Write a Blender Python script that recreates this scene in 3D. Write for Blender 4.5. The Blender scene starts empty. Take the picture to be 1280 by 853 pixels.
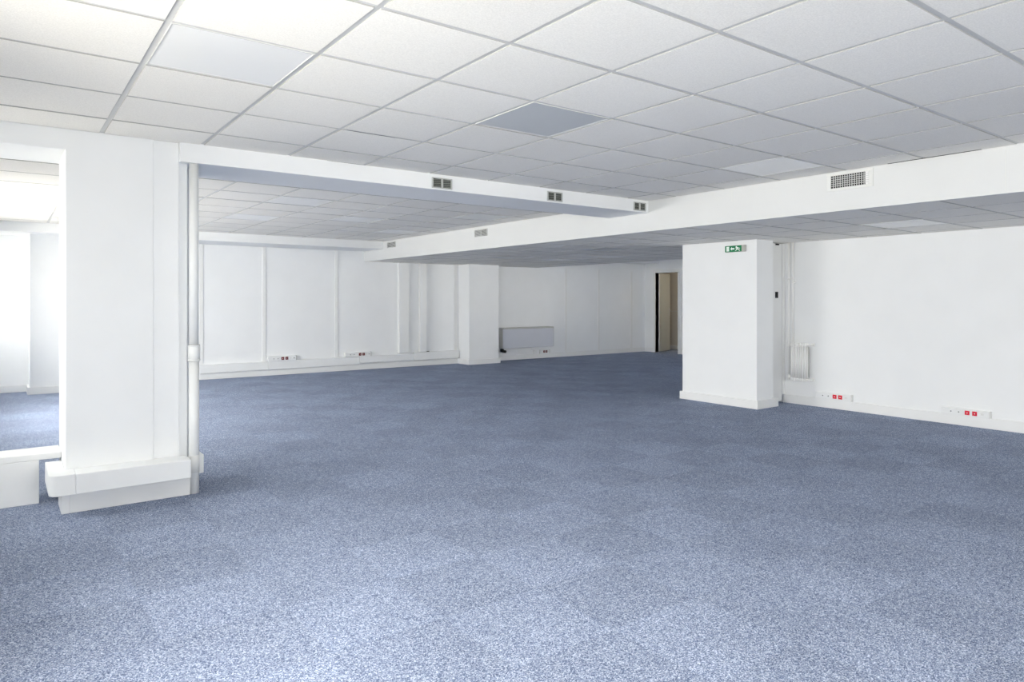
import bpy, bmesh, math, random
from mathutils import Vector, Matrix
random.seed(7)
scene = bpy.context.scene
C = scene.collection

# ------------------------------------------------------------------ camera
CAM_H = 1.34
THETA = 0.6385            # heading, clockwise from +Y
cam_d = bpy.data.cameras.new('camera')
cam = bpy.data.objects.new('camera', cam_d)
C.objects.link(cam)
cam.location = (0, 0, CAM_H)
cam.rotation_euler = (math.pi / 2, 0, -THETA)
cam_d.sensor_width = 36.0
cam_d.lens = 860.0 / 1280.0 * 36.0
cam_d.shift_y = -(426.5 - 375.6) / 1280.0
cam_d.clip_start = 0.05
cam_d.clip_end = 200
scene.camera = cam

# ------------------------------------------------------------------ world, exposure
scene.view_settings.view_transform = 'Standard'
scene.view_settings.look = 'None'
scene.view_settings.gamma = 1
scene.view_settings.use_curve_mapping = False
scene.view_settings.exposure = 1.62
scene.cycles.max_bounces = 16
scene.cycles.diffuse_bounces = 12
scene.cycles.glossy_bounces = 4
scene.cycles.sample_clamp_indirect = 8
scene.cycles.use_denoising = True
scene.cycles.caustics_reflective = False
scene.cycles.caustics_refractive = False

# daylight by height: street below, facades opposite at the horizon, overcast sky above
DAYLIGHT = [(-1.0, (0.45, 0.42, 0.34)), (-0.35, (0.64, 0.60, 0.50)), (-0.08, (1.14, 1.07, 0.93)),
            (0.06, (1.19, 1.17, 1.12)), (0.30, (1.07, 1.07, 1.05)), (1.0, (0.93, 0.95, 0.96))]
SKY_STRENGTH = 10.5
world = bpy.data.worlds.new('world')
scene.world = world
world.use_nodes = True
nt = world.node_tree
nt.nodes.clear()
wo = nt.nodes.new('ShaderNodeOutputWorld')
bg = nt.nodes.new('ShaderNodeBackground')
tc = nt.nodes.new('ShaderNodeTexCoord')
sx = nt.nodes.new('ShaderNodeSeparateXYZ')
mr = nt.nodes.new('ShaderNodeMapRange')
mr.inputs['From Min'].default_value = -1
mr.inputs['From Max'].default_value = 1
mx = nt.nodes.new('ShaderNodeValToRGB')
for k, (z, c) in enumerate(DAYLIGHT):
    e = mx.color_ramp.elements[0] if k == 0 else mx.color_ramp.elements[1] if k == len(DAYLIGHT) - 1 else mx.color_ramp.elements.new((z + 1) / 2)
    e.position = (z + 1) / 2
for e, (z, c) in zip(sorted(mx.color_ramp.elements, key=lambda q: q.position), DAYLIGHT):
    e.color = (*c, 1)
nt.links.new(tc.outputs['Generated'], sx.inputs[0])
nt.links.new(sx.outputs['Z'], mr.inputs['Value'])
nt.links.new(mr.outputs[0], mx.inputs[0])
nt.links.new(mx.outputs[0], bg.inputs['Color'])
bg.inputs['Strength'].default_value = SKY_STRENGTH
nt.links.new(bg.outputs[0], wo.inputs['Surface'])

# windows, all outside the frame, the hall ones added to brighten the far end: (centre, width, height, normal axis)
FACX, SILL, HEAD = -0.95, 0.78, 2.16
REARY = -4.6
YHALL = 5.45
# (from, to, light the pane passes, dimmed bay by bay to balance the rooms)
FACADE_BAYS = [(-4.2, -2.9, .2), (-2.7, -1.4, .2), (-1.2, 0.1, .5), (0.3, 1.6, .95), (1.75, 2.95, .9), (3.1, 4.4, .4),
               (4.75, 6.15, .5), (6.6, 7.9, .6), (8.05, 9.2, 1.), (9.35, 10.6, 1.), (11.4, 12.3, .6)]
REAR_BAYS = [(-0.6, 1.0, .8), (1.2, 2.8, 1.), (3.0, 4.6, .45), (4.8, 6.4, .25)]
HALL_FILL_BAYS = [(9.2, 10.6, .8), (10.9, 12.3, .7)]  # unseen windows, added to brighten the far wall and low ceiling

def portal(name, loc, rot, w, h):
    l = bpy.data.lights.new(name, 'AREA')
    l.shape = 'RECTANGLE'
    l.size, l.size_y = w, h
    l.cycles.is_portal = True
    o = bpy.data.objects.new(name, l)
    o.location = loc
    o.rotation_euler = rot
    C.objects.link(o)

for a, b, _ in FACADE_BAYS:     # area lamps face local -Z
    portal('window_daylight', (FACX - 0.16, (a + b) / 2, (SILL + HEAD) / 2), (0, -math.pi / 2, 0), HEAD - SILL, b - a)
for a, b, _ in HALL_FILL_BAYS:
    portal('window_daylight', ((a + b) / 2, YHALL - 0.16, (SILL + HEAD) / 2), (math.pi / 2, 0, 0), b - a, HEAD - SILL)
for a, b, _ in REAR_BAYS:
    portal('window_daylight', ((a + b) / 2, REARY - 0.16, (SILL + HEAD) / 2), (math.pi / 2, 0, 0), b - a, HEAD - SILL)

# ------------------------------------------------------------------ materials
def mat(name, col, rough=0.6, spec=0.4, metal=0.0):
    m = bpy.data.materials.new(name)
    m.use_nodes = True
    b = m.node_tree.nodes['Principled BSDF']
    b.inputs['Base Color'].default_value = (*col, 1)
    b.inputs['Roughness'].default_value = rough
    b.inputs['Specular IOR Level'].default_value = spec
    b.inputs['Metallic'].default_value = metal
    return m

def speckled(name, col, rough, amp, scale, bump=0.0, spec=0.3):
    m = mat(name, col, rough, spec)
    n = m.node_tree
    b = n.nodes['Principled BSDF']
    t = n.nodes.new('ShaderNodeTexCoord')
    no = n.nodes.new('ShaderNodeTexNoise')
    no.inputs['Scale'].default_value = scale
    no.inputs['Detail'].default_value = 3
    r = n.nodes.new('ShaderNodeMapRange')
    r.inputs['From Min'].default_value = 0.3
    r.inputs['From Max'].default_value = 0.7
    r.inputs['To Min'].default_value = 1 - amp
    r.inputs['To Max'].default_value = 1 + amp
    v = n.nodes.new('ShaderNodeVectorMath')
    v.operation = 'SCALE'
    v.inputs[0].default_value = col
    n.links.new(t.outputs['Object'], no.inputs['Vector'])
    n.links.new(no.outputs['Fac'], r.inputs['Value'])
    n.links.new(r.outputs[0], v.inputs['Scale'])
    n.links.new(v.outputs[0], b.inputs['Base Color'])
    if bump:
        bp = n.nodes.new('ShaderNodeBump')
        bp.inputs['Strength'].default_value = bump
        bp.inputs['Distance'].default_value = 0.002
        n.links.new(no.outputs['Fac'], bp.inputs['Height'])
        n.links.new(bp.outputs[0], b.inputs['Normal'])
    return m

WALL = speckled('wall_paint', (0.86, 0.872, 0.88), 0.55, 0.012, 3.0)
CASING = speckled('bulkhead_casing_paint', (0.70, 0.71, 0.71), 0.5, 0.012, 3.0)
TRIM = speckled('white_gloss_paint', (0.83, 0.835, 0.83), 0.38, 0.01, 5.0)
PLASTIC = speckled('white_plastic', (0.82, 0.83, 0.83), 0.35, 0.01, 9.0)
PLASTIC_G = speckled('aged_white_plastic', (0.74, 0.745, 0.73), 0.4, 0.01, 9.0)
METAL_W = speckled('white_enamel', (0.88, 0.88, 0.87), 0.35, 0.01, 7.0)
CONV = speckled('grey_enamel', (0.60, 0.62, 0.68), 0.4, 0.01, 7.0)
FRAME_D = speckled('grey_frame_paint', (0.50, 0.51, 0.50), 0.45, 0.02, 20.0)
LOUVRE = speckled('louvre_metal', (0.34, 0.36, 0.32), 0.4, 0.02, 20.0)
DARK = speckled('duct_dark', (0.02, 0.022, 0.022), 0.8, 0.1, 20.0)
GRID = speckled('grille_metal', (0.60, 0.61, 0.60), 0.35, 0.03, 30.0)
RED = speckled('red_socket_plastic', (0.72, 0.018, 0.05), 0.4, 0.03, 30.0)
DRED = speckled('dark_red_socket_plastic', (0.16, 0.012, 0.02), 0.4, 0.03, 30.0)
PINHOLE = speckled('socket_hole_grey', (0.25, 0.26, 0.27), 0.6, 0.03, 30.0)
GREEN = speckled('sign_green', (0.0, 0.20, 0.075), 0.4, 0.02, 20.0)
SIGNW = speckled('sign_white', (0.80, 0.90, 0.84), 0.4, 0.02, 20.0)
GREYP = speckled('grey_plastic', (0.48, 0.48, 0.46), 0.45, 0.02, 20.0)
OPAL = speckled('opal_diffuser', (0.83, 0.83, 0.82), 0.28, 0.006, 4.0, spec=0.5)
OPALD = speckled('grey_diffuser', (0.60, 0.62, 0.635), 0.30, 0.01, 4.0, spec=0.5)
OPALU = speckled('unlit_prismatic_diffuser', (0.40, 0.42, 0.44), 0.30, 0.01, 4.0, spec=0.5)
TBAR = speckled('ceiling_bar_paint', (0.62, 0.62, 0.61), 0.4, 0.01, 4.0)
DOORP = speckled('door_paint', (0.56, 0.57, 0.53), 0.5, 0.02, 3.0)
CORR = speckled('corridor_paint', (0.82, 0.78, 0.71), 0.6, 0.02, 3.0)
CHROME = mat('brushed_metal', (0.75, 0.75, 0.74), 0.3, 0.5, 1.0)
BLACK = speckled('black_rubber', (0.015, 0.015, 0.017), 0.7, 0.05, 20.0)

def glass_material(tr):
    m = bpy.data.materials.new('window_glass')
    m.use_nodes = True
    n = m.node_tree
    n.nodes.clear()
    o = n.nodes.new('ShaderNodeOutputMaterial')
    mix = n.nodes.new('ShaderNodeMixShader')
    t = n.nodes.new('ShaderNodeBsdfTransparent')
    t.inputs['Color'].default_value = (tr, tr, tr, 1)
    g = n.nodes.new('ShaderNodeBsdfGlossy')
    g.inputs['Roughness'].default_value = 0.02
    f = n.nodes.new('ShaderNodeFresnel')
    f.inputs['IOR'].default_value = 1.25
    n.links.new(f.outputs[0], mix.inputs[0])
    n.links.new(t.outputs[0], mix.inputs[1])
    n.links.new(g.outputs[0], mix.inputs[2])
    n.links.new(mix.outputs[0], o.inputs['Surface'])
    return m
GLASS = {tr: glass_material(tr) for tr in sorted({b[2] for b in FACADE_BAYS + REAR_BAYS + HALL_FILL_BAYS})}

def tile_material():
    """mineral fibre tile: fine grain, a slightly different white for each tile (face attribute)"""
    m = mat('ceiling_tile', (0.8, 0.8, 0.79), 0.85, 0.15)
    n = m.node_tree
    b = n.nodes['Principled BSDF']
    t = n.nodes.new('ShaderNodeTexCoord')
    no = n.nodes.new('ShaderNodeTexNoise')
    no.inputs['Scale'].default_value = 160
    no.inputs['Detail'].default_value = 4
    r = n.nodes.new('ShaderNodeMapRange')
    r.inputs['From Min'].default_value = 0.3
    r.inputs['From Max'].default_value = 0.7
    r.inputs['To Min'].default_value = 0.93
    r.inputs['To Max'].default_value = 1.05
    at = n.nodes.new('ShaderNodeAttribute')
    at.attribute_name = 'tone'
    mu = n.nodes.new('ShaderNodeMath')
    mu.operation = 'MULTIPLY'
    v = n.nodes.new('ShaderNodeVectorMath')
    v.operation = 'SCALE'
    v.inputs[0].default_value = (0.875, 0.855, 0.81)
    bp = n.nodes.new('ShaderNodeBump')
    bp.inputs['Strength'].default_value = 0.35
    bp.inputs['Distance'].default_value = 0.002
    n.links.new(t.outputs['Object'], no.inputs['Vector'])
    n.links.new(no.outputs['Fac'], r.inputs['Value'])
    n.links.new(r.outputs[0], mu.inputs[0])
    n.links.new(at.outputs['Fac'], mu.inputs[1])
    n.links.new(mu.outputs[0], v.inputs['Scale'])
    n.links.new(v.outputs[0], b.inputs['Base Color'])
    n.links.new(no.outputs['Fac'], bp.inputs['Height'])
    n.links.new(bp.outputs[0], b.inputs['Normal'])
    return m
TILE = tile_material()

def carpet_material():
    m = mat('carpet', (0.2, 0.22, 0.3), 0.95, 0.1)
    n = m.node_tree
    L = n.links
    b = n.nodes['Principled BSDF']
    t = n.nodes.new('ShaderNodeTexCoord')
    # loops of yarn, three shades
    vo = n.nodes.new('ShaderNodeTexVoronoi')
    vo.inputs['Scale'].default_value = 270
    sp = n.nodes.new('ShaderNodeSeparateColor')
    cr = n.nodes.new('ShaderNodeValToRGB')
    cr.color_ramp.interpolation = 'LINEAR'
    e = cr.color_ramp.elements
    e[0].position = 0.0
    e[0].color = (0.080, 0.104, 0.178, 1)
    e[1].position = 1.0
    e[1].color = (0.66, 0.71, 0.82, 1)
    for pos, c in ((0.30, (0.16, 0.20, 0.305, 1)), (0.62, (0.295, 0.345, 0.47, 1)), (0.85, (0.47, 0.525, 0.64, 1))):
        k = e.new(pos)
        k.color = c
    L.new(t.outputs['Object'], vo.inputs['Vector'])
    L.new(vo.outputs['Color'], sp.inputs[0])
    L.new(sp.outputs[0], cr.inputs[0])
    # every carpet tile (0.5 m) has its own slight tone, from the turn of its pile
    sc = n.nodes.new('ShaderNodeVectorMath'); sc.operation = 'SCALE'; sc.inputs['Scale'].default_value = 2.0
    fl = n.nodes.new('ShaderNodeVectorMath'); fl.operation = 'FLOOR'
    wn = n.nodes.new('ShaderNodeTexWhiteNoise'); wn.noise_dimensions = '2D'
    ck = n.nodes.new('ShaderNodeTexChecker'); ck.inputs['Scale'].default_value = 2.0
    ck.inputs['Color1'].default_value = (1, 1, 1, 1); ck.inputs['Color2'].default_value = (0, 0, 0, 1)
    ad = n.nodes.new('ShaderNodeMath'); ad.operation = 'ADD'
    r1 = n.nodes.new('ShaderNodeMapRange')
    r1.inputs['From Max'].default_value = 2.0
    r1.inputs['To Min'].default_value = 0.93
    r1.inputs['To Max'].default_value = 1.07
    L.new(t.outputs['Object'], sc.inputs[0]); L.new(sc.outputs[0], fl.inputs[0]); L.new(fl.outputs[0], wn.inputs['Vector'])
    L.new(t.outputs['Object'], ck.inputs['Vector'])
    L.new(wn.outputs['Value'], ad.inputs[0]); L.new(ck.outputs['Fac'], ad.inputs[1]); L.new(ad.outputs[0], r1.inputs['Value'])
    # broad worn patches
    no = n.nodes.new('ShaderNodeTexNoise'); no.inputs['Scale'].default_value = 1.6; no.inputs['Detail'].default_value = 4
    r2 = n.nodes.new('ShaderNodeMapRange')
    r2.inputs['From Min'].default_value = 0.3; r2.inputs['From Max'].default_value = 0.7
    r2.inputs['To Min'].default_value = 0.93; r2.inputs['To Max'].default_value = 1.07
    L.new(t.outputs['Object'], no.inputs['Vector']); L.new(no.outputs['Fac'], r2.inputs['Value'])
    # clumping of the pile at a few centimetres
    n3 = n.nodes.new('ShaderNodeTexNoise'); n3.inputs['Scale'].default_value = 45; n3.inputs['Detail'].default_value = 3
    r3 = n.nodes.new('ShaderNodeMapRange')
    r3.inputs['From Min'].default_value = 0.3; r3.inputs['From Max'].default_value = 0.7
    r3.inputs['To Min'].default_value = 0.93; r3.inputs['To Max'].default_value = 1.07
    L.new(t.outputs['Object'], n3.inputs['Vector']); L.new(n3.outputs['Fac'], r3.inputs['Value'])
    m1 = n.nodes.new('ShaderNodeMath'); m1.operation = 'MULTIPLY'
    m2 = n.nodes.new('ShaderNodeMath'); m2.operation = 'MULTIPLY'
    L.new(r1.outputs[0], m1.inputs[0]); L.new(r2.outputs[0], m1.inputs[1])
    L.new(m1.outputs[0], m2.inputs[0]); L.new(r3.outputs[0], m2.inputs[1])
    v = n.nodes.new('ShaderNodeVectorMath'); v.operation = 'SCALE'
    L.new(cr.outputs[0], v.inputs[0]); L.new(m2.outputs[0], v.inputs['Scale'])
    L.new(v.outputs[0], b.inputs['Base Color'])
    bp = n.nodes.new('ShaderNodeBump'); bp.inputs['Strength'].default_value = 0.5; bp.inputs['Distance'].default_value = 0.003
    L.new(sp.outputs[0], bp.inputs['Height']); L.new(bp.outputs[0], b.inputs['Normal'])
    return m
CARPET = carpet_material()

# ------------------------------------------------------------------ mesh helpers
class MB:
    """collects shapes and links them as one mesh object"""
    def __init__(self):
        self.bm = bmesh.new()

    def box(self, x0, x1, y0, y1, z0, z1, bev=0.0, mi=0, seg=2):
        t = bmesh.new()
        bmesh.ops.create_cube(t, size=1)
        for v in t.verts:
            v.co = Vector((x0 + (v.co.x + .5) * (x1 - x0), y0 + (v.co.y + .5) * (y1 - y0), z0 + (v.co.z + .5) * (z1 - z0)))
        if bev:
            bmesh.ops.bevel(t, geom=list(t.edges), offset=bev, segments=seg, affect='EDGES', profile=0.5)
        return self._add(t, mi)

    def cyl(self, p0, p1, r, n=20, mi=0, r2=None):
        p0, p1 = Vector(p0), Vector(p1)
        t = bmesh.new()
        bmesh.ops.create_cone(t, cap_ends=True, segments=n, radius1=r, radius2=r if r2 is None else r2, depth=(p1 - p0).length)
        q = Vector((0, 0, 1)).rotation_difference((p1 - p0).normalized())
        bmesh.ops.transform(t, matrix=Matrix.Translation((p0 + p1) / 2) @ q.to_matrix().to_4x4(), verts=t.verts)
        for f in t.faces:
            f.smooth = len(f.verts) == 4
        return self._add(t, mi)

    def prism(self, pts, axis, a0, a1, mi=0, bev=0.0):
        """outline pts (u, v) extruded along axis from a0 to a1; u, v are the other two axes in x, y, z order"""
        def P(u, v, a):
            return {'x': (a, u, v), 'y': (u, a, v), 'z': (u, v, a)}[axis]
        t = bmesh.new()
        A = [t.verts.new(P(u, v, a0)) for u, v in pts]
        B = [t.verts.new(P(u, v, a1)) for u, v in pts]
        t.faces.new(A)
        t.faces.new(B[::-1])
        n = len(pts)
        for i in range(n):
            t.faces.new((A[i], A[(i + 1) % n], B[(i + 1) % n], B[i]))
        bmesh.ops.recalc_face_normals(t, faces=t.faces)
        if bev:
            bmesh.ops.bevel(t, geom=list(t.edges), offset=bev, segments=2, affect='EDGES', profile=0.5)
        return self._add(t, mi)

    def _add(self, t, mi):
        for f in t.faces:
            f.material_index = mi
        me = bpy.data.meshes.new('tmp')
        t.to_mesh(me)
        t.free()
        self.bm.from_mesh(me)
        bpy.data.meshes.remove(me)
        return self

    def build(self, name, mats, parent=None, label=None):
        me = bpy.data.meshes.new(name)
        bmesh.ops.recalc_face_normals(self.bm, faces=self.bm.faces)
        self.bm.to_mesh(me)
        self.bm.free()
        for m in (mats if isinstance(mats, (list, tuple)) else [mats]):
            me.materials.append(m)
        o = bpy.data.objects.new(name, me)
        C.objects.link(o)
        if parent:
            o.parent = parent
            o.matrix_parent_inverse = Matrix.Translation(parent.location).inverted() if parent.type == 'EMPTY' else Matrix.Identity(4)
        if label:
            o['label'] = label
        return o

def thing(name, label, cat, loc=(0, 0, 0), group=None):
    o = bpy.data.objects.new(name, None)
    o.location = loc
    o.empty_display_size = 0.1
    C.objects.link(o)
    tag(o, label, cat, group)
    return o

def tag(o, label, cat, group=None):
    o['label'] = label
    o['category'] = cat
    if group:
        o['group'] = group
    return o

def struct(o):
    o['kind'] = 'structure'
    return o

def dup(root, loc, label, group=None):
    r = root.copy()
    C.objects.link(r)
    r.location = loc
    r['label'] = label
    if group:
        r['group'] = group
    for ch in list(root.children):
        c = ch.copy()
        C.objects.link(c)
        c.parent = r
        for g in ch.children:
            d = g.copy()
            C.objects.link(d)
            d.parent = c
    return r

# ------------------------------------------------------------------ dimensions of the place (metres)
ZC = 2.421          # main suspended ceiling
ZB = 2.290          # underside of the shallow beams
ZS = 2.090          # low ceiling on the right
XB = 5.65           # face of the bulkhead
XR = 8.27           # right wall
YW = 12.42          # far wall
XE = 13.55          # end wall with the door
PY = 5.155          # front of the near pier
BY = 5.125          # front of the beam
YR = 5.137          # riser recess

# ------------------------------------------------------------------ floor and walls
struct(MB().box(-1.3, 16.2, -4.9, 13.8, -0.12, 0.0).build('floor', CARPET))
struct(MB().box(XR, XR + .15, -4.75, YR, 0, 2.75).box(XR, 8.9, YR, YR + .15, 0, 2.75).build('wall_right', WALL))
wb = struct(MB().box(0.323, XE + .12, YW, YW + .15, 0, 2.75).box(-1.1, 0.323, 12.36, YW + .15, 0, 2.75).build('wall_back', WALL))
struct(MB().box(0.323, 1.45, 11.92, YW - .001, 0, 2.75, .003).box(-1.0, 0.323, 11.92, 12.36, 2.29, 2.75).build('pier_back', WALL))
# end wall with a doorway
D0, D1, DH = 11.298, 12.042, 2.045
struct(MB().box(XE, XE + .12, 5.3, D0, 0, 2.75).box(XE, XE + .12, D1, YW, 0, 2.75).box(XE, XE + .12, D0, D1, DH, 2.75).build('wall_end', WALL))
struct(MB().box(-1.3, 16.2, -4.9, 13.8, 2.76, 2.9).build('ceiling_slab', WALL))
# corridor behind the door
struct(MB().box(14.78, 14.9, 10.4, 13.5, 0, 2.75).build('wall_corridor', CORR))
struct(MB().box(XE + .12, 14.78, 10.4, 10.52, 0, 2.75).box(XE + .12, 14.78, 13.38, 13.5, 0, 2.75).build('wall_corridor_ends', CORR))
struct(MB().box(XE + .12, 14.9, 10.4, 13.5, 2.4, 2.5).box(XE + .001, XE + .12, 12.57, 13.5, 0, 2.75).build('ceiling_corridor', CORR))
struct(MB().box(14.765, 14.78, 10.52, 13.38, 0, .1, .003).box(14.772, 14.78, 10.52, 13.38, 1.035, 1.05, .002).build('baseboard_corridor', TRIM))

cl = bpy.data.lights.new('corridor_fill_light', 'AREA')  # unseen fill lamp, added to brighten the corridor behind the door
cl.shape, cl.size, cl.size_y, cl.energy, cl.color = 'RECTANGLE', .5, .5, 1.6, (1, .9, .74)
co = bpy.data.objects.new('corridor_fill_light', cl)
co.location = (14.35, 10.9, 2.38)
C.objects.link(co)

# facade (left, outside the frame) and rear wall with their windows
def wall_with_bays(axis, pos, lo, hi, bays, name):
    m = MB()
    def b(u0, u1, z0, z1):
        if axis == 'x':
            m.box(pos - .15, pos, u0, u1, z0, z1)
        else:
            m.box(u0, u1, pos - .15, pos, z0, z1)
    b(lo, hi, 0, SILL)
    b(lo, hi, HEAD, 2.75)
    e = lo
    for a, c, _ in bays:
        b(e, a, SILL, HEAD)
        e = c
    b(e, hi, SILL, HEAD)
    return struct(m.build(name, WALL))
wall_with_bays('x', FACX, -4.75, 12.57, FACADE_BAYS, 'wall_left')
wall_with_bays('y', REARY, -1.1, XR + .15, REAR_BAYS, 'wall_rear')
wall_with_bays('y', YHALL, 8.75, XE + .12, HALL_FILL_BAYS, 'wall_far_right')  # windows here are added to light the far wall
wn = 1
for axis, pos, bays in (('x', FACX, FACADE_BAYS), ('y', REARY, REAR_BAYS), ('y', YHALL, HALL_FILL_BAYS)):
    for a, c, tr in bays:
        f, g = MB(), MB()
        def put(m, u0, u1, z0, z1, d0, d1):
            if axis == 'x':
                m.box(pos + d0, pos + d1, u0, u1, z0, z1)
            else:
                m.box(u0, u1, pos + d0, pos + d1, z0, z1)
        for u0, u1, z0, z1 in ((a, c, SILL, SILL + .05), (a, c, HEAD - .05, HEAD), (a, a + .05, SILL + .05, HEAD - .05), (c - .05, c, SILL + .05, HEAD - .05)):
            put(f, u0, u1, z0, z1, -.11, -.06)
        w = struct(f.build('window_%d' % wn, TRIM))
        put(g, a + .05, c - .05, SILL + .05, HEAD - .05, -.088, -.082)
        p = g.build('pane', GLASS[tr], w)
        p['kind'] = 'structure'
        wn += 1

# ------------------------------------------------------------------ suspended ceilings
def tiled_ceiling(name, x0, x1, y0, y1, z, gx, gy, skip=(), gaps=()):
    """bars in one plane, tegular tiles hanging 7 mm below them; skip = (i, j) cells taken by luminaires"""
    bm = bmesh.new()
    tone = bm.faces.layers.float.new('tone_f')
    def quad(pts, mi, tn):
        f = bm.faces.new([bm.verts.new(p) for p in pts])
        f.material_index = mi
        f[tone] = tn
    B = z + .0045
    quad([(x0, y0, B), (x0, y1, B), (x1, y1, B), (x1, y0, B)], 1, 1)
    quad([(x0, y0, B + .05), (x1, y0, B + .05), (x1, y1, B + .05), (x0, y1, B + .05)], 1, 1)
    for a, b in (((x0, y0), (x1, y0)), ((x1, y0), (x1, y1)), ((x1, y1), (x0, y1)), ((x0, y1), (x0, y0))):
        quad([(*a, B), (*b, B), (*b, B + .05), (*a, B + .05)], 1, 1)
    i0, i1 = math.floor((x0 - gx) / .6), math.ceil((x1 - gx) / .6)
    j0, j1 = math.floor((y0 - gy) / .6), math.ceil((y1 - gy) / .6)
    h = .0125
    for i in range(i0, i1):
        for j in range(j0, j1):
            if (i, j) in skip:
                continue
            a, b = max(x0 + .002, gx + .6 * i + h), min(x1 - .002, gx + .6 * i + .6 - h)
            c, d = max(y0 + .002, gy + .6 * j + h), min(y1 - .002, gy + .6 * j + .6 - h)
            if b - a < .02 or d - c < .02:
                continue
            tn = random.uniform(.975, 1.015)
            zz = z + random.choice((0, 0, .0008, -.0006))
            k = .002
            lo = [(a + k, c + k, zz), (a + k, d - k, zz), (b - k, d - k, zz), (b - k, c + k, zz)]
            hi = [(a, c, zz + .002), (a, d, zz + .002), (b, d, zz + .002), (b, c, zz + .002)]
            tp = [(a, c, B), (a, d, B), (b, d, B), (b, c, B)]
            quad(lo, 0, tn)
            for q in range(4):
                r = (q + 1) % 4
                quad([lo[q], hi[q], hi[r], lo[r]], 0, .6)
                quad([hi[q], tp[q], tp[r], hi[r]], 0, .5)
    for a, b, c, d in gaps:      # open joints where a tile has shifted
        quad([(a, c, z - .0004), (a, d, z - .0004), (b, d, z - .0004), (b, c, z - .0004)], 2, 1)
    bmesh.ops.remove_doubles(bm, verts=bm.verts, dist=1e-6)
    bmesh.ops.recalc_face_normals(bm, faces=bm.faces)
    tones = [f[tone] for f in bm.faces]
    me = bpy.data.meshes.new(name)
    bm.to_mesh(me)
    bm.free()
    at = me.attributes.new('tone', 'FLOAT', 'FACE')
    at.data.foreach_set('value', tones)
    for m in (TILE, TBAR, DARK):
        me.materials.append(m)
    o = bpy.data.objects.new(name, me)
    C.objects.link(o)
    return struct(o)

GX, GY = 1.720, 2.930        # grid of the main ceiling
LX, LY = 6.25, 2.24          # grid of the low ceiling
near_l = [(-2, 0), (1, 0), (5, 0)]
mid_l = [(1, 7), (1, 10), (3, 9), (5, 7), (5, 11)]
low_l = [(1, 1), (1, 8), (1, 12), (3, 10), (3, 12)]
tiled_ceiling('ceiling', FACX, XB, REARY, PY, ZC, GX, GY, set(near_l),
              gaps=[(1.0, 1.10, PY - .03, PY - .022), (2.02, 2.75, BY - .012, BY - .004), (5.62, 5.645, 1.95, 2.6), (1.76, 2.10, 4.127, 4.134)])
tiled_ceiling('ceiling.001', FACX, XB, PY, 12.0, ZC, GX, GY, set(mid_l), gaps=[(2.34, 2.85, 7.722, 7.734)])
tiled_ceiling('ceiling_low', XB + .04, XR, REARY, YR, ZS, LX, LY, set(low_l))
tiled_ceiling('ceiling_low.001', XB + .04, 9.95, YR, YW, ZS, LX, LY, set(low_l))
struct(MB().box(9.95, XE, 5.3, YW, 2.42, 2.5).box(9.9, 9.955, 5.3, YW, 2.0905, 2.5).build('ceiling_end', TILE and WALL))
struct(MB().box(9.956, XE, 11.92, YW, 2.285, 2.42).build('bulkhead_end', WALL))
# beams and bulkhead
struct(MB().box(.9805, XB, BY, 5.72, ZB, 2.7, .003).build('beam_middle', WALL))
struct(MB().box(FACX, XB, 11.60, 12.41, ZB - .005, 2.7, .003).build('beam_back', WALL))
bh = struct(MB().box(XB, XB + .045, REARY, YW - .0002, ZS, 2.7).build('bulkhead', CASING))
MB().box(XB - .003, XB, 4.054, 4.060, ZS + .2, ZC - .03, .001).box(XB - .002, XB, 1.807, 1.812, ZS + .02, ZC - .01, .0008).build('panel_joint', PLASTIC_G, bh)

# ------------------------------------------------------------------ near pier, low parapet
struct(MB().prism([(FACX, ZB), (.323, ZB), (.323, 0), (.823, 0), (.823, 2.7), (FACX, 2.7)], 'y', PY, 5.72, 0, .006)
       .box(.70, .98, PY + .008, 5.715, 0.001, 2.69, .004)
       .box(.97, 1.042, 5.205, 5.70, 0.001, ZB, .003).box(1.03, 1.098, 5.36, 5.69, 0.001, ZB - .001, .003).build('pier_near', WALL))
struct(MB().box(.345, 1.045, PY - .028, PY + .05, 0, .135, .004).box(.30, .345, PY - .028, 5.4, 0, .135, .004).build('baseboard_pier', TRIM))
low = struct(MB().box(FACX, .20, 5.50, 5.74, 0, .285, .004).build('parapet', TRIM))
MB().box(FACX, .322, 5.50, 5.76, .2852, .327, .004).build('ledge', TRIM, low)

# columns and baseboards
struct(MB().box(7.46, 7.81, 5.0, 6.15, 0, 2.12, .004).build('column_right', WALL))
struct(MB().box(7.435, 7.885, 4.972, 6.18, 0, .105, .004).build('baseboard_column', TRIM))
struct(MB().box(7.80, 8.555, 12.0, YW - .001, 0, 2.12, .004).build('column_back', WALL))
struct(MB().box(7.772, 8.583, 11.972, YW - .002, 0, .105, .004).build('baseboard_column.001', TRIM))
struct(MB().box(XR - .02, XR, REARY, YR - .001, 0, .112, .004).build('baseboard_right', TRIM))
struct(MB().box(1.45, 7.78, YW - .02, YW, 0, .105, .004).box(8.57, XE, YW - .02, YW, 0, .105, .004)
       .box(-.9, .30, 12.33, 12.36, 0, .10, .004).box(.295, 1.48, 11.89, 11.92, 0, .105, .004)
       .box(.295, .323, 11.92, 12.33, 0, .105, .004).build('baseboard_back', TRIM))
struct(MB().box(XE - .02, XE, 5.3, D0 - .075, 0, .105, .004).box(XE - .02, XE, D1 + .075, YW - .02, 0, .105, .004).build('baseboard_end', TRIM))
# cover strips of the wall lining
m = MB()
for x in (2.70, 3.74, 5.08, 7.72):
    m.box(x - .032, x + .032, YW - .014, YW, .25, ZB - .006, .004)
for x in (10.82, 11.89, 13.05):
    m.box(x - .035, x + .035, YW - .012, YW, .106, 2.09, .003)
m.build('cover_strip', TRIM, wb)

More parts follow.
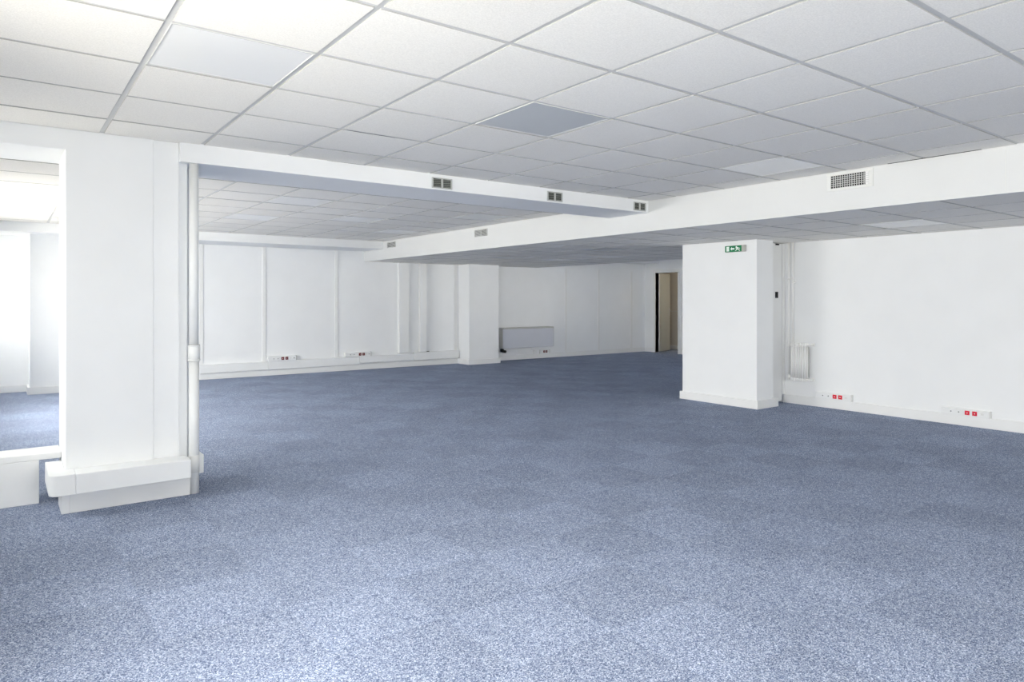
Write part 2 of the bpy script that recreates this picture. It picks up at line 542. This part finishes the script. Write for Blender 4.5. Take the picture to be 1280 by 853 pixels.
# ------------------------------------------------------------------ riser cupboard in the recess
rd = struct(MB().box(7.895, 8.19, YR - .022, YR - .001, .03, ZS - .012, .003)
            .box(7.815, 7.885, YR - .012, YR - .001, .106, ZS - .012, .002)
            .box(8.205, 8.265, YR - .02, YR - .001, .113, ZS - .012, .002).build('door_2', TRIM))
MB().box(8.035, 8.085, YR - .034, YR - .022, 1.37, 1.45, .003).build('latch', BLACK, rd)
MB().box(8.04, 8.11, YR - .032, YR - .022, ZS - .035, ZS - .016, .002).build('top_catch', BLACK, rd)

# ------------------------------------------------------------------ doorway in the end wall
fr = struct(MB().box(XE - .025, XE + .13, D1, D1 + .068, 0, DH + .001, .003).box(XE - .025, XE + .13, D0 - .12, D0, 0, DH + .001, .003)
            .box(XE - .025, XE + .13, D0 - .12, D1 + .068, DH + .002, DH + .087, .006).build('trim_1', TRIM))
dl = bpy.data.objects.new('door_1', None)
dl.location = (XE + .14, D1 + .02, 0)
dl.rotation_euler = (0, 0, math.radians(19))
C.objects.link(dl)
struct(dl)
def dpart(name, m, ma):
    o = m.build(name, ma)
    o.parent = dl
    o.matrix_parent_inverse = Matrix.Identity(4)
    return o
dpart('leaf', MB().box(0.0, .735, -.02, .02, .01, DH - .01, .003).box(.0, .735, -.024, -.02, 1.03, 1.04, .001), DOORP)
dpart('leaf_edge', MB().box(-.012, 0.0, -.022, .022, .01, DH - .01, .002), TRIM)
dpart('handle', MB().box(.66, .70, -.028, -.022, .93, 1.13, .003).cyl((.68, -.028, 1.06), (.68, -.075, 1.06), .009).cyl((.68, -.07, 1.06), (.57, -.07, 1.06), .009), PLASTIC)
dpart('lock_cylinder', MB().cyl((.68, -.02, .90), (.68, -.03, .90), .012), CHROME)
for hz in (.25, 1.80):
    dpart('hinge', MB().cyl((-.03, -.02, hz - .06), (-.03, -.02, hz + .06), .011).box(-.03, -.008, -.026, -.016, hz - .05, hz + .05, .001), PLASTIC)

# ------------------------------------------------------------------ standing pipe and trunking of the near pier
t = thing('standpipe', 'white vertical pipe standing at the right side of the near left pier', 'pipe', (1.076, 5.165, 0))
MB().cyl((1.076, 5.165, 0.0), (1.076, 5.165, .93), .034, 28).cyl((1.076, 5.165, .93), (1.076, 5.165, ZB - .001), .031, 28).build('pipe', PLASTIC, t)
MB().cyl((1.076, 5.165, .918), (1.076, 5.165, 1.03), .038, 28).cyl((1.076, 5.165, .918), (1.076, 5.165, .93), .042, 28)\
    .cyl((1.076, 5.165, 1.02), (1.076, 5.165, 1.03), .040, 28).build('collar', PLASTIC, t)
MB().cyl((1.076, 5.165, .145), (1.076, 5.165, .262), .0365, 28).build('sleeve', PLASTIC_G, t)

t = thing('cable_trunking', 'thick white cable trunking wrapped round the foot of the near left pier', 'cable trunking', (.30, 5.0, .147))
MB().box(.3665, 1.018, 4.985, PY, .147, .272, .006).box(1.018, 1.022, 4.99, PY - .03, .15, .27, .001).build('front_cover', PLASTIC, t)
pts = [(.366, 4.985), (.30, 4.985)]
for k in range(7):
    a = math.pi * 1.5 - k * math.pi / 12
    pts.append((.285 + .055 * math.cos(a) , 5.04 + .055 * math.sin(a)))
pts += [(.23, 5.47), (.322, 5.47), (.322, PY), (.366, PY)]
MB().prism(pts, 'z', .147, .274, 0, .004).build('corner_cap', PLASTIC, t)
MB().box(1.102, 1.15, 5.206, 5.70, .12, .25, .004).build('side_cover', PLASTIC, t)

# ------------------------------------------------------------------ trunking and ducts of the far wall
t = thing('wall_trunking', 'long white cable trunking running above the baseboard of the far wall', 'cable trunking', (1.6, YW, .105))
MB().box(1.46, 3.80, YW - .055, YW - .0065, .108, .25, .004).build('trunking_section', PLASTIC, t)
MB().box(3.804, 5.53, YW - .06, YW - .0065, .108, .256, .004).build('trunking_section', PLASTIC, t)
MB().box(5.534, 6.70, YW - .085, YW - .0065, .135, .262, .004).build('trunking_section', PLASTIC, t)
MB().box(6.704, 7.765, YW - .09, YW - .0065, .13, .285, .004).build('trunking_section', PLASTIC, t)
MB().box(7.0, 7.06, YW - .06, YW - .03, .286, .298, .004).build('cable_stub', BLACK, t)
for x0, x1, lab in ((6.36, 6.575, 'wider left of two white vertical wall ducts beside the far column'),
                    (6.83, 6.98, 'narrower right of two white vertical wall ducts beside the far column')):
    tag(MB().box(x0, x1, YW - .095, YW - .0003, .29, ZS - .001, .006).build('vertical_duct', PLASTIC), lab, 'duct', 'vertical ducts on the far wall')

# ------------------------------------------------------------------ socket strips (local x runs along the wall, -y faces the room)
def socket_strip(label, loc, rz, length, h, red, modules, d=.05):
    t = bpy.data.objects.new('socket_strip', None)
    t.location = loc
    t.rotation_euler = (0, 0, rz)
    t.empty_display_size = .05
    C.objects.link(t)
    tag(t, label, 'socket', 'mains socket strips on the walls')
    def part(name, m, ma):
        o = m.build(name, ma)
        o.parent = t
        return o
    part('housing', MB().box(0, length, -d, 0, 0, h, .004), PLASTIC)
    part('end_cap', MB().box(length, length + .012, -d - .002, 0, -.001, h + .001, .003), GREYP if red == DRED else PLASTIC_G)
    s = h * .62
    for k, (x, kind) in enumerate(modules):
        z = h * .5
        if kind == 'w':
            o = part('socket', MB().box(x - s / 2, x + s / 2, -d - .003, -d, z - s / 2, z + s / 2, .002), PLASTIC)
            MBp = MB().cyl((x, -d - .0045, z), (x, -d - .003, z), s * .16, 12)
            q = MBp.build('pin_hole', PINHOLE)
            q.parent = o
        elif kind == 'r':
            o = part('red_socket', MB().box(x - s / 2, x + s / 2, -d - .004, -d, z - s / 2, z + s / 2, .002), red)
            q = MB().box(x - s * .1, x + s * .12, -d - .0065, -d - .004, z - s * .12, z + s * .1, .001).build('pin_hole', SIGNW)
            q.parent = o
        else:
            part('data_port', MB().box(x - s * .3, x + s * .3, -d - .002, -d, z - s * .22, z + s * .22, .001), GREYP if kind == 'g' else PLASTIC_G)
    return t
RW = -math.pi / 2   # on the right wall: local x -> -Y, local -y -> -X
socket_strip('white socket strip with two red sockets on the right wall, nearer the camera', (XR, 3.239, .108), RW, .455, .073,
             RED, [(.10, 'w'), (.175, 'w'), (.255, 'r'), (.325, 'r'), (.395, 'p')], d=.04)
socket_strip('white socket strip with two red sockets below the small radiator', (XR, 4.682, .113), RW, .45, .08,
             RED, [(.10, 'w'), (.172, 'w'), (.252, 'r'), (.322, 'r'), (.39, 'p')], d=.04)
socket_strip('white socket strip with two red sockets on the far wall, left one', (3.79, YW, .257), 0, .50, .083,
             DRED, [(.10, 'w'), (.175, 'w'), (.258, 'r'), (.332, 'r'), (.40, 'p'), (.465, 'g')], d=.075)
socket_strip('white socket strip with two red sockets on the far wall, beside the wider duct', (5.235, YW, .263), 0, .52, .08,
             DRED, [(.10, 'w'), (.175, 'w'), (.295, 'r'), (.37, 'r'), (.43, 'p'), (.485, 'g')], d=.075)
socket_strip('small socket strip with two dark sockets below the grey convector', (10.0, YW, .108), 0, .27, .085,
             DRED, [(.11, 'r'), (.18, 'r'), (.235, 'p')], d=.05)
tag(MB().box(9.80, 9.90, YW - .05, YW, .108, .19, .006).cyl((9.82, YW - .025, .19), (9.82, YW - .025, .205), .01).build('junction_box', PLASTIC),
    'small white junction box on the baseboard under the grey convector', 'junction box')

# ------------------------------------------------------------------ grey convector on the far wall
t = thing('convector', 'long light grey wall convector hanging behind the far column', 'radiator', (9.55, YW, .27))
MB().box(8.83, 10.27, YW - .20, YW - .185, .275, .70, .006).box(8.83, 10.27, YW - .185, YW - .02, .275, .285).build('front_panel', CONV, t)
MB().box(8.84, 10.26, YW - .198, YW - .02, .701, .735, .006).build('top_grille', GREYP, t)
MB().box(10.271, 10.285, YW - .19, YW - .01, .28, .73, .004).build('side_panel', GREYP, t)
MB().box(8.815, 8.829, YW - .19, YW - .01, .28, .73, .004).build('side_panel', GREYP, t)
for x in (9.0, 10.0):
    MB().box(x, x + .06, YW - .02, YW - .007, .35, .65).build('wall_bracket', GREYP, t)
MB().cyl((8.87, YW - .1, .27), (8.87, YW - .1, .20), .04).cyl((8.87, YW - .1, .22), (8.97, YW - .1, .20), .03).build('valve', BLACK, t)

# ------------------------------------------------------------------ small column radiator and its pipes
t = thing('column_radiator', 'small white column radiator on the right wall beside the riser', 'radiator', (8.17, 4.85, .31))
R0, R1, RZ0, RZ1 = 4.76, 4.965, .33, .775
nf = 7
for k in range(nf):
    y = R0 + .012 + (R1 - R0 - .024) * k / (nf - 1)
    m = MB()
    for x in (8.15, 8.195):
        m.cyl((x, y, RZ0 + .02), (x, y, RZ1 - .02), .0135, 12)
    for z in (RZ0, RZ1):
        m.box(8.137, 8.208, y - .013, y + .013, z - .022, z + .022, .009)
    m.build('fin', METAL_W, t)
for z in (RZ0, RZ1):
    MB().cyl((8.175, R0, z), (8.175, R0 - .03, z), .018).cyl((8.175, R0 - .028, z), (8.262, R0 - .034, z), .011).box(8.255, 8.268, R0 - .055, R0 - .01, z - .02, z + .02, .003)\
        .build('bracket', METAL_W, t)
MB().box(8.205, 8.222, R0 - .006, R0 + .002, RZ0 + .03, RZ1 - .03, .001).build('side_rod', GREYP, t)
MB().cyl((8.17, R1, RZ0 + .03), (8.17, R1 + .045, RZ0 + .03), .014).cyl((8.17, R1 + .03, RZ0 + .05), (8.17, R1 + .03, RZ0 - .01), .018).build('valve', METAL_W, t)
t = thing('riser_pipe', 'left of two thin white pipes running down to the small radiator', 'pipe', (8.215, 5.035, .37), 'heating pipes above the small radiator')
MB().cyl((8.215, 5.032, .35), (8.215, 5.032, ZS), .012, 16).cyl((8.215, 5.032, .36), (8.175, 5.0, .36), .010, 12).build('pipe', METAL_W, t)
for z in (.75, 1.62):
    MB().cyl((8.215, 5.032, z - .012), (8.215, 5.032, z + .012), .018, 16).box(8.215, 8.268, 5.027, 5.037, z - .008, z + .008).build('clip', METAL_W, t)
t = thing('riser_pipe', 'right of two thin white pipes running down to the small radiator', 'pipe', (8.215, 4.972, .78), 'heating pipes above the small radiator')
MB().cyl((8.215, 4.975, .78), (8.215, 4.975, ZS), .012, 16).cyl((8.215, 4.975, .785), (8.178, 4.96, .778), .010, 12).build('pipe', METAL_W, t)
MB().cyl((8.215, 4.975, 1.56), (8.215, 4.975, 1.585), .018, 16).box(8.215, 8.268, 4.970, 4.980, 1.565, 1.58).build('clip', METAL_W, t)

# ------------------------------------------------------------------ air vents of the middle beam
def beam_vent(x0, x1, label):
    z0, z1 = 2.302, 2.393
    t = thing('air_vent', label, 'vent', ((x0 + x1) / 2, BY, z0), 'double air vents on the middle beam')
    m = MB()
    y0, y1 = BY - .012, BY - .0005
    xm = (x0 + x1) / 2
    m.box(x0, x1, y0, y1, z0, z0 + .009, .001).box(x0, x1, y0, y1, z1 - .009, z1, .001)
    for a, b in ((x0, x0 + .012), (xm - .009, xm + .009), (x1 - .012, x1)):
        m.box(a, b, y0, y1, z0 + .009, z1 - .009, .001)
    m.build('frame', FRAME_D, t)
    MB().box(x0 + .01, x1 - .01, BY - .003, BY - .0008, z0 + .008, z1 - .008).build('backing', DARK, t)
    for a, b in ((x0 + .013, xm - .010), (xm + .010, x1 - .013)):
        m = MB()
        n = 6
        for k in range(n):
            z = z0 + .014 + (z1 - z0 - .028) * k / (n - 1)
            m.prism([(a, z - .007), (b, z + .002), (b, z + .0055), (a, z - .0035)], 'y', BY - .010, BY - .0035)
        m.build('louvre', LOUVRE, t)
    return t
beam_vent(2.949, 3.149, 'leftmost dark double vent on the middle beam')
beam_vent(4.222, 4.414, 'middle one of three dark double vents on the middle beam')
beam_vent(5.415, 5.601, 'rightmost dark double vent, where middle beam meets the white bulkhead')

# vents of the bulkhead
def side_vent(y0, y1, z0, z1, label, rows, slope):
    t = thing('air_vent', label, 'vent', (XB, (y0 + y1) / 2, z0), 'small louvred vents on the bulkhead')
    x0, x1 = XB - .012, XB - .0005
    m = MB()
    m.box(x0, x1, y0, y1, z0, z0 + .006, .001).box(x0, x1, y0, y1, z1 - .006, z1, .001)
    m.box(x0, x1, y0, y0 + .008, z0 + .006, z1 - .006, .001).box(x0, x1, y1 - .008, y1, z0 + .006, z1 - .006, .001)
    m.box(x0, x1, (y0 + y1) / 2 - .006, (y0 + y1) / 2 + .006, z0 + .006, z1 - .006, .001)
    m.build('frame', FRAME_D, t)
    MB().box(XB - .003, XB - .0008, y0 + .008, y1 - .008, z0 + .005, z1 - .005).build('backing', DARK, t)
    m = MB()
    for k in range(rows):
        z = z0 + .012 + (z1 - z0 - .024) * k / (rows - 1)
        m.prism([(y0 + .008, z - .003 + slope), (y1 - .008, z - .003 - slope), (y1 - .008, z + .005 - slope), (y0 + .008, z + .005 + slope)], 'x', XB - .010, XB - .0035)
    m.build('louvre', GRID, t)
side_vent(8.205, 8.529, 2.277, 2.379, 'small louvred vent in the middle of the white bulkhead', 6, .004)
side_vent(11.098, 11.415, 2.291, 2.391, 'small louvred vent at the far end of the white bulkhead', 5, .004)

t = thing('air_grille', 'large white egg-crate air grille on the bulkhead above the right side', 'vent', (XB, 2.912, 2.26))
Y0, Y1, Z0, Z1 = 2.718, 3.106, 2.262, 2.410
y0, y1, z0, z1 = 2.752, 3.070, 2.285, 2.389
MB().box(XB - .010, XB - .0005, Y0, Y1, Z0, z0, .002).box(XB - .010, XB - .0005, Y0, Y1, z1, Z1, .002)\
    .box(XB - .010, XB - .0005, Y0, y0, z0, z1, .002).box(XB - .010, XB - .0005, y1, Y1, z0, z1, .002).build('frame', PLASTIC_G, t)
MB().box(XB - .002, XB - .0007, y0, y1, z0, z1).build('backing', DARK, t)
for k in range(1, 16):
    y = y0 + (y1 - y0) * k / 16
    MB().box(XB - .009, XB - .0025, y - .0022, y + .0022, z0, z1).build('vertical_blade', GRID, t)
for k in range(1, 6):
    z = z0 + (z1 - z0) * k / 6
    MB().box(XB - .0105, XB - .0092, y0, y1, z - .0024, z + .0024).build('horizontal_blade', GRID, t)
MB().box(XB - .010, XB - .003, y0 + .001, y0 + .028, z0 + .001, z1 - .001).build('damper_plate', TRIM, t)

# ------------------------------------------------------------------ exit sign on the right column (faces -X)
t = thing('exit_sign', 'green emergency exit sign high on the white column', 'sign', (7.46, 5.30, 1.95))
ea, eb, ez0, ez1 = 5.192, 5.434, 1.952, 2.030     # seen from the room, y decreases to the right
XF = 7.46
MB().box(XF - .035, XF - .0005, 5.148, 5.434, 1.950, 2.032, .004).build('housing', GREYP, t)
pl = MB().box(XF - .040, XF - .0355, ea, eb, ez0, ez1, .001).build('sign_plate', GREEN, t)
W, Hh = eb - ea, ez1 - ez0
def sign_shape(name, pts, d=.0012):
    """pts in 0..1 across the sign (left to right as read) and 0..1 up"""
    o = MB().prism([(eb - u * W, ez0 + v * Hh) for u, v in pts], 'x', XF - .040 - d, XF - .0398).build(name, SIGNW)
    o.parent = pl
    o.matrix_parent_inverse = Matrix.Translation(t.location).inverted() if False else Matrix.Identity(4)
    return o
sign_shape('door_symbol', [(.09, .12), (.26, .12), (.26, .88), (.09, .88)])
sign_shape('arrow_symbol', [(.34, .5), (.43, .80), (.43, .62), (.58, .62), (.58, .38), (.43, .38), (.43, .20)])
sign_shape('running_figure', [(.66, .86), (.70, .92), (.735, .86), (.735, .76), (.80, .70), (.88, .56), (.90, .60), (.93, .55), (.89, .46), (.80, .56),
                              (.79, .44), (.86, .36), (.93, .14), (.88, .12), (.81, .29), (.74, .36), (.71, .22), (.64, .12), (.62, .17), (.67, .27),
                              (.695, .46), (.70, .62), (.655, .55), (.63, .62), (.69, .73), (.66, .78)])
for ch in pl.children:
    ch.matrix_parent_inverse = Matrix.Identity(4)

# ------------------------------------------------------------------ luminaires (600 x 600 panels laid in the ceilings)
def luminaire(cx, cy, z, ma, label, group):
    t = thing('ceiling_light', label, 'ceiling light', (cx, cy, z), group)
    m = MB()
    a, b = .288, .281
    for x0, x1, y0, y1 in ((-a, a, -a, -b), (-a, a, b, a), (-a, -b, -b, b), (b, a, -b, b)):
        m.box(cx + x0, cx + x1, cy + y0, cy + y1, z - .001, z + .0044, .001)
    m.build('frame', TBAR, t)
    MB().box(cx - b, cx + b, cy - b, cy + b, z + .0015, z + .0043).build('diffuser', ma, t)
def cell(i, j, gx, gy):
    return gx + .6 * i + .3, gy + .6 * j + .3
labs = {(-2, 0): ('large white square light panel at the upper left of the main ceiling', OPAL),
        (1, 0): ('grey square light panel in the middle of the main ceiling', OPALD),
        (5, 0): ('pale square light panel beside the bulkhead of the main ceiling', OPAL)}
for c in near_l:
    luminaire(*cell(*c, GX, GY), ZC, labs[c][1], labs[c][0], 'light panels of the near ceiling')
labs = {(1, 7): ('pale light panel beyond the middle beam, nearest the left pier', OPAL),
        (1, 10): ('pale light panel in the far ceiling, behind the one nearest the left pier', OPAL),
        (3, 9): ('small pale light panel in the centre of the far ceiling', OPAL),
        (5, 7): ('grey light panel in the far ceiling beside the bulkhead', OPALD),
        (5, 11): ('white light panel in the far ceiling beside the farthest bulkhead vent', OPAL)}
for c in mid_l:
    luminaire(*cell(*c, GX, GY), ZC, labs[c][1], labs[c][0], 'light panels of the far ceiling')
labs = {(1, 1): ('white light panel in the low ceiling near the right wall', OPAL),
        (1, 8): ('dark grey light panel in the low ceiling left of the exit column', OPALU),
        (1, 12): ('dark grey light panel in the low ceiling before the far column', OPALU),
        (3, 10): ('pale light panel in the low ceiling, farther and right of the dark one', OPAL),
        (3, 12): ('pale light panel in the low ceiling above the grey convector', OPAL)}
for c in low_l:
    luminaire(*cell(*c, LX, LY), ZS, labs[c][1], labs[c][0], 'light panels of the low ceiling')
